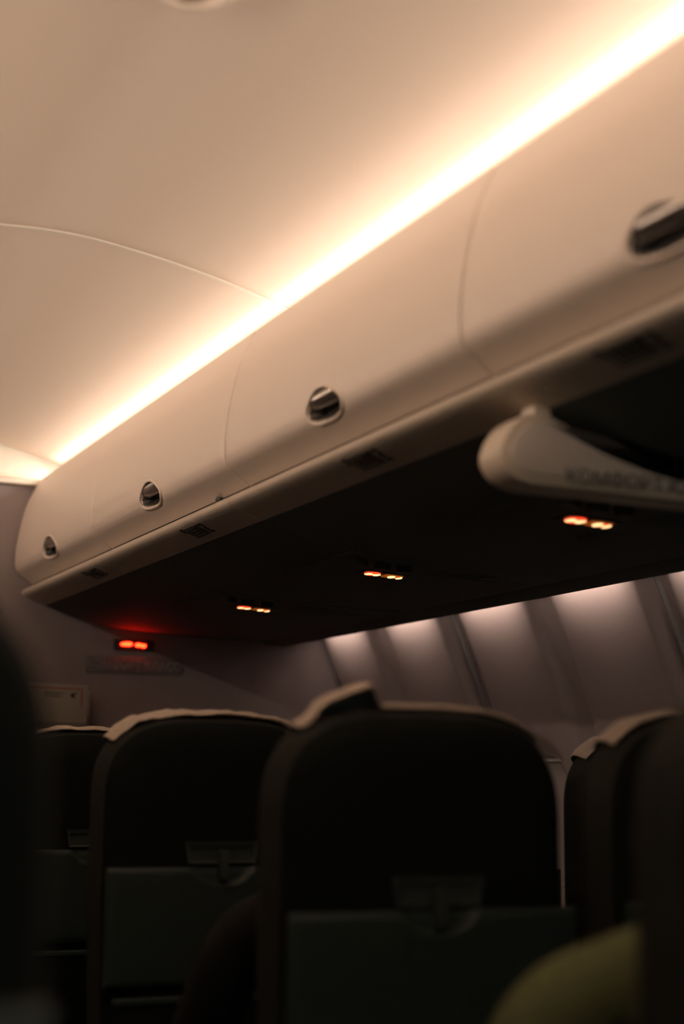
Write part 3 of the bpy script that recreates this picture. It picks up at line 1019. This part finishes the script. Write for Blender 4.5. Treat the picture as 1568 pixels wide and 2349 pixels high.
def build_seat(name):
    r = empty(name)
    vv, ff, fm = backrest_mesh()
    mesh('backrest', vv, ff, 'fabric', r, smooth=True, mats=['fabric', 'lit_side_fabric'], fm=fm)
    # tray table, with a half-round dish under the turn latch
    ty = -0.016
    xs = [-0.222 + 0.444 * i / 74 for i in range(75)]
    zs = [TRAY_B + (TRAY_T - TRAY_B) * i / 42 for i in range(43)]
    tv, tf = [], []
    for z in zs:
        for x in xs:
            q = math.hypot(x / 0.062, (z - TRAY_T) / 0.036)
            d = 0.0
            if q < 1:
                tt = min(1, (1 - q) / 0.22)
                d = 0.007 * tt * tt * (3 - 2 * tt)
            elif q < 1.12:
                d = -0.0022 * math.sin((q - 1) / 0.12 * math.pi)
            e = min(x + 0.222, 0.222 - x, z - TRAY_B, TRAY_T - z)
            if e < 0.012:
                d += 0.006 * (1 - e / 0.012) ** 2
            tv.append((x, ty + d, z))
    nx = len(xs)
    for i in range(len(zs) - 1):
        for j in range(nx - 1):
            tf.append((i * nx + j, i * nx + j + 1, (i + 1) * nx + j + 1, (i + 1) * nx + j))
    k = len(tv)
    rim = list(range(nx)) + [i * nx + nx - 1 for i in range(1, len(zs))] + [(len(zs) - 1) * nx + j for j in range(nx - 2, -1, -1)] + [i * nx for i in range(len(zs) - 2, 0, -1)]
    for q in rim:
        tv.append((tv[q][0], 0.004, tv[q][2]))
    m_ = len(rim)
    for i in range(m_):
        tf.append((rim[i], rim[(i + 1) % m_], k + (i + 1) % m_, k + i))
    tf.append(tuple(range(k + m_ - 1, k - 1, -1)))
    tray = mesh('tray_table', tv, tf, 'tray', r)
    smooth_angle(tray, 40)
    # latch plate above the tray
    pl = [(-0.072, TRAY_T + 0.046), (0.072, TRAY_T + 0.046), (0.066, TRAY_T + 0.006), (-0.066, TRAY_T + 0.006)]
    pi_ = [(-0.064, TRAY_T + 0.036), (0.064, TRAY_T + 0.036), (0.062, TRAY_T + 0.010), (-0.062, TRAY_T + 0.010)]
    lv = [(x, -0.002, z) for x, z in pl] + [(x, -0.010, z) for x, z in pl] + [(x, -0.008, z) for x, z in pi_] + [(x, -0.003, z) for x, z in pi_]
    lf = []
    for q in range(3):
        for i in range(4):
            lf.append((q * 4 + i, q * 4 + (i + 1) % 4, q * 4 + 4 + (i + 1) % 4, q * 4 + 4 + i))
    lf += [(12, 13, 14, 15), (3, 2, 1, 0)]
    plate = mesh('latch_plate', lv, lf, 'latch_grey', r)
    box('turn_latch', -0.008, 0.008, -0.026, -0.006, TRAY_T - 0.022, TRAY_T + 0.030, 'latch_grey', plate, bevel=0.003)
    # magazine pocket below the tray
    box('magazine_pocket', -0.205, 0.205, -0.030, 0.006, 0.50, 0.742, 'fabric', r, bevel=0.008)
    box('pocket_rim', -0.208, 0.208, -0.034, -0.012, 0.738, 0.750, 'tray', r, bevel=0.004)
    # cushion, armrests, legs
    box('seat_cushion', -0.225, 0.225, 0.11, 0.60, 0.36, 0.50, 'fabric', r, bevel=0.04)
    box('seat_pan', -0.23, 0.23, 0.06, 0.58, 0.30, 0.362, 'black', r, bevel=0.01)
    for sx in (-1, 1):
        a_ = box('armrest', sx * 0.243 - 0.016, sx * 0.243 + 0.016, 0.124, 0.50, 0.62, 0.665, 'lit_side_fabric', r, bevel=0.012)
        box('armrest_support', sx * 0.243 - 0.012, sx * 0.243 + 0.012, 0.124, 0.18, 0.34, 0.63, 'black', a_, bevel=0.006)
        for yy in (0.14, 0.50):
            box('leg', sx * 0.19 - 0.018, sx * 0.19 + 0.018, yy - 0.02, yy + 0.02, 0.0, 0.31, 'tray', r, bevel=0.005)
    return r


proto = build_seat('passenger_seat')
COVERS = []
for i in range(4):
    v, f = cover_mesh(i + 1, (0.0060, 0.0035, 0.003, 0.0015)[i], fold=(i == 3), start=((0.040, 0.006), (0.040, 0.006), (0.044, 0.004), (0.047, 0.003))[i])
    me = bpy.data.meshes.new('headrest_cover')
    me.from_pydata(v, [], f)
    me.materials.append(M['cover'])
    me.polygons.foreach_set('use_smooth', [True] * len(me.polygons))
    COVERS.append(me)


def copy_seat(root):
    r = root.copy()
    COL.objects.link(r)
    for ch in list(root.children):
        if ch.name.startswith('headrest_cover'):
            continue
        cc = ch.copy()
        COL.objects.link(cc)
        cc.parent = r
        for g in list(ch.children):
            d = g.copy()
            COL.objects.link(d)
            d.parent = cc
    return r


C1, C2, C3 = 1.052, 1.576, 2.102
SEATS = [  # x, y, dz of the head (seat tilt), cover, label
    (C1, 1.985, 0.0, 3, 'large dark seat in mid picture with a folded cloth on its head'),
    (C1, 2.850, 0.018, 0, 'dark aisle seat with crumpled pale head cloth left of the big middle seat'),
    (C1, 3.710, 0.012, 1, 'farthest aisle seat at left with a thin pale head cloth'),
    (C1 + 0.030, 1.127, 0.0, None, 'closest blurred seat cut by the right edge'),
    (C2 + 0.012, 1.985, 0.005, 2, 'seat at right with a lit side, between the big seat and the right edge'),
    (C2, 2.850, 0.0, 1, 'middle seat of the second row hidden behind the big dark seat'),
    (C3, 2.850, 0.0, 0, 'window seat glimpsed in the gap right of the big seat'),
    (C2, 3.710, 0.0, 0, 'middle seat of the farthest row with a red-edged head cloth'),
    (0.036, 1.0, 0.046, None, 'black out-of-focus seat filling the lower left edge'),
]
first = True
for x, y, dz, cv, lab in SEATS:
    s = proto if first else copy_seat(proto)
    first_here = first
    first = False
    s.location = (x, y, 0)
    s.scale = (1, 1, (TOPZ + dz) / TOPZ)
    tag(s, lab, 'seat', 'passenger seats')
    if cv is None:
        continue
    hc = link('headrest_cover', COVERS[cv], s)
    if 'red-edged' in lab:
        e_ = box('red_edging', -0.06, 0.012, 0.008, 0.020, TOPZ + 0.002, TOPZ + 0.010, 'red', hc, bevel=0.003)

# ------------------------------------------------------------------ passengers (seen only by a shoulder past the seat backs)


def person(name, x, y, top, label, hairc='hair'):
    J = {}
    P = []
    E = []

    def jt(key, co, r, par=None):
        J[key] = len(P)
        P.append((co, r))
        if par is not None:
            E.append((J[par], J[key]))
    jt('pelvis', (0, 0.02, 0.58), (0.150, 0.110))
    jt('waist', (0, -0.01, 0.70), (0.135, 0.100), 'pelvis')
    jt('chest', (0, -0.02, 0.84), (0.150, 0.105), 'waist')
    jt('upper', (0, -0.02, 0.93), (0.125, 0.085), 'chest')
    jt('neck', (0.030, 0.00, 0.975), (0.055, 0.055), 'upper')
    jt('skull', (0.070, 0.03, 1.030), (0.062, 0.070), 'neck')
    jt('head', (0.100, 0.045, 1.090), (0.072, 0.088), 'skull')
    jt('crown', (0.125, 0.035, 1.155), (0.055, 0.066), 'head')
    jt('nose', (0.100, 0.135, 1.070), (0.012, 0.014), 'head')
    for s, t in ((-1, 'l'), (1, 'r')):
        jt('clav' + t, (s * 0.11, -0.01, 0.945), (0.060, 0.060), 'upper')
        jt('sh' + t, (s * 0.185, 0.00, 0.925), (0.062, 0.062), 'clav' + t)
        jt('arm' + t, (s * 0.215, 0.03, 0.83), (0.054, 0.054), 'sh' + t)
        jt('elb' + t, (s * 0.235, 0.09, 0.715), (0.044, 0.044), 'arm' + t)
        jt('fore' + t, (s * 0.20, 0.20, 0.69), (0.040, 0.040), 'elb' + t)
        jt('wr' + t, (s * 0.13, 0.31, 0.665), (0.028, 0.026), 'fore' + t)
        jt('palm' + t, (s * 0.095, 0.365, 0.655), (0.036, 0.017), 'wr' + t)
        for k_, (dx, dy, ln) in enumerate(((0.028, 0.03, 0.060), (0.010, 0.04, 0.072), (-0.008, 0.04, 0.068), (-0.024, 0.034, 0.052))):
            jt('f%d' % k_ + t, (s * (0.095 + dx), 0.365 + dy, 0.652), (0.009, 0.009), 'palm' + t)
            jt('g%d' % k_ + t, (s * (0.090 + dx * 1.2), 0.365 + dy + ln * 0.55, 0.640), (0.008, 0.008), 'f%d' % k_ + t)
            jt('h%d' % k_ + t, (s * (0.086 + dx * 1.2), 0.365 + dy + ln, 0.620), (0.007, 0.007), 'g%d' % k_ + t)
        jt('th1' + t, (s * 0.055, 0.352, 0.655), (0.010, 0.010), 'palm' + t)
        jt('th2' + t, (s * 0.035, 0.385, 0.645), (0.009, 0.009), 'th1' + t)
        jt('hip' + t, (s * 0.095, 0.08, 0.565), (0.095, 0.085), 'pelvis')
        jt('thigh' + t, (s * 0.115, 0.25, 0.575), (0.082, 0.075), 'hip' + t)
        jt('knee' + t, (s * 0.120, 0.47, 0.560), (0.062, 0.062), 'thigh' + t)
        jt('calf' + t, (s * 0.120, 0.48, 0.36), (0.052, 0.055), 'knee' + t)
        jt('ank' + t, (s * 0.120, 0.47, 0.10), (0.036, 0.038), 'calf' + t)
        jt('toe' + t, (s * 0.130, 0.60, 0.045), (0.040, 0.034), 'ank' + t)
    me = bpy.data.meshes.new(name)
    me.from_pydata([p[0] for p in P], E, [])
    o = bpy.data.objects.new(name + '_tmp', me)
    COL.objects.link(o)
    sk = o.modifiers.new('Skin', 'SKIN')
    sk.use_smooth_shade = True
    for i, p in enumerate(P):
        d = me.skin_vertices[0].data[i]
        d.radius = p[1]
        d.use_root = (i == 0)
    sub = o.modifiers.new('Sub', 'SUBSURF')
    sub.levels = 2
    sub.render_levels = 2
    dg = bpy.context.evaluated_depsgraph_get()
    out = bpy.data.meshes.new_from_object(o.evaluated_get(dg))
    bpy.data.objects.remove(o)
    out.materials.clear()
    for mm in (top, 'skin', 'denim', 'black'):
        out.materials.append(M[mm])
    idx = []
    for pl_ in out.polygons:
        c_ = pl_.center
        if c_.z > 1.0 and abs(c_.x - 0.06) < 0.075 or c_.z > 1.03:
            idx.append(1)
        elif c_.z < 0.085:
            idx.append(3)
        elif c_.y > 0.325 and 0.61 < c_.z < 0.70 and abs(c_.x) < 0.16 and c_.z > 0.632 - 0.2 * (c_.y > 0.39):
            idx.append(1 if c_.z > 0.625 else 2)
        elif c_.z < 0.655 and c_.y > 0.02 or c_.z < 0.60:
            idx.append(2)
        else:
            idx.append(0)
    out.polygons.foreach_set('material_index', idx)
    out.polygons.foreach_set('use_smooth', [True] * len(out.polygons))
    root = empty(name, (x, y, 0))
    tag(root, label, 'person', 'seated passengers')
    link('body', out, root)
    # hair cap
    vv, ff = [], []
    nu, nv = 20, 9
    for i in range(nv + 1):
        ph = (math.pi * 0.56) * i / nv
        for j in range(nu):
            th = 2 * math.pi * j / nu
            rr = 1 + 0.03 * mnoise.noise(Vector((j * 0.9, i * 0.9, 1)))
            fy = -0.006 + 0.026 * 0
            vv.append((0.081 * rr * math.sin(ph) * math.cos(th), fy + 0.094 * rr * math.sin(ph) * math.sin(th) - 0.014 * (i / nv), 0.105 * math.cos(ph) * rr + (0.045 * max(0, math.sin(th)) * (i / nv))))
    for i in range(nv):
        for j in range(nu):
            ff.append((i * nu + j, i * nu + (j + 1) % nu, (i + 1) * nu + (j + 1) % nu, (i + 1) * nu + j))
    h = mesh('hair', vv, ff, hairc, root, smooth=True)
    h.location = (0.105, 0.035, 1.098)
    for s in (-1, 1):
        e = mesh('eye', *blob([(0, 0, 0.012, 0.008)], 0.0, 0.006), 'card', root)
        e.location = (0.105 + s * 0.030, 0.121, 1.095)
    mo = mesh('mouth', *blob([(0, 0, 0.022, 0.005)], 0.0, 0.005), 'red', root)
    mo.location = (0.085, 0.112, 1.035)
    for s in (-1, 1):
        ea = mesh('ear', *blob([(0, 0, 0.016, 0.030)], -0.006, 0.006), 'skin', root)
        ea.rotation_euler = (0, 0, math.radians(90))
        ea.location = (0.098 + s * 0.080, 0.035, 1.085)
    return root


person('person', C1 + 0.0, 1.127 + 0.265, 'olive', 'person in an olive top, shoulder showing beside the closest right-hand seat')
person('person', C1 + 0.0, 1.985 + 0.265, 'dark_cloth', 'person in black, dark shoulder showing at the left of the big seat')
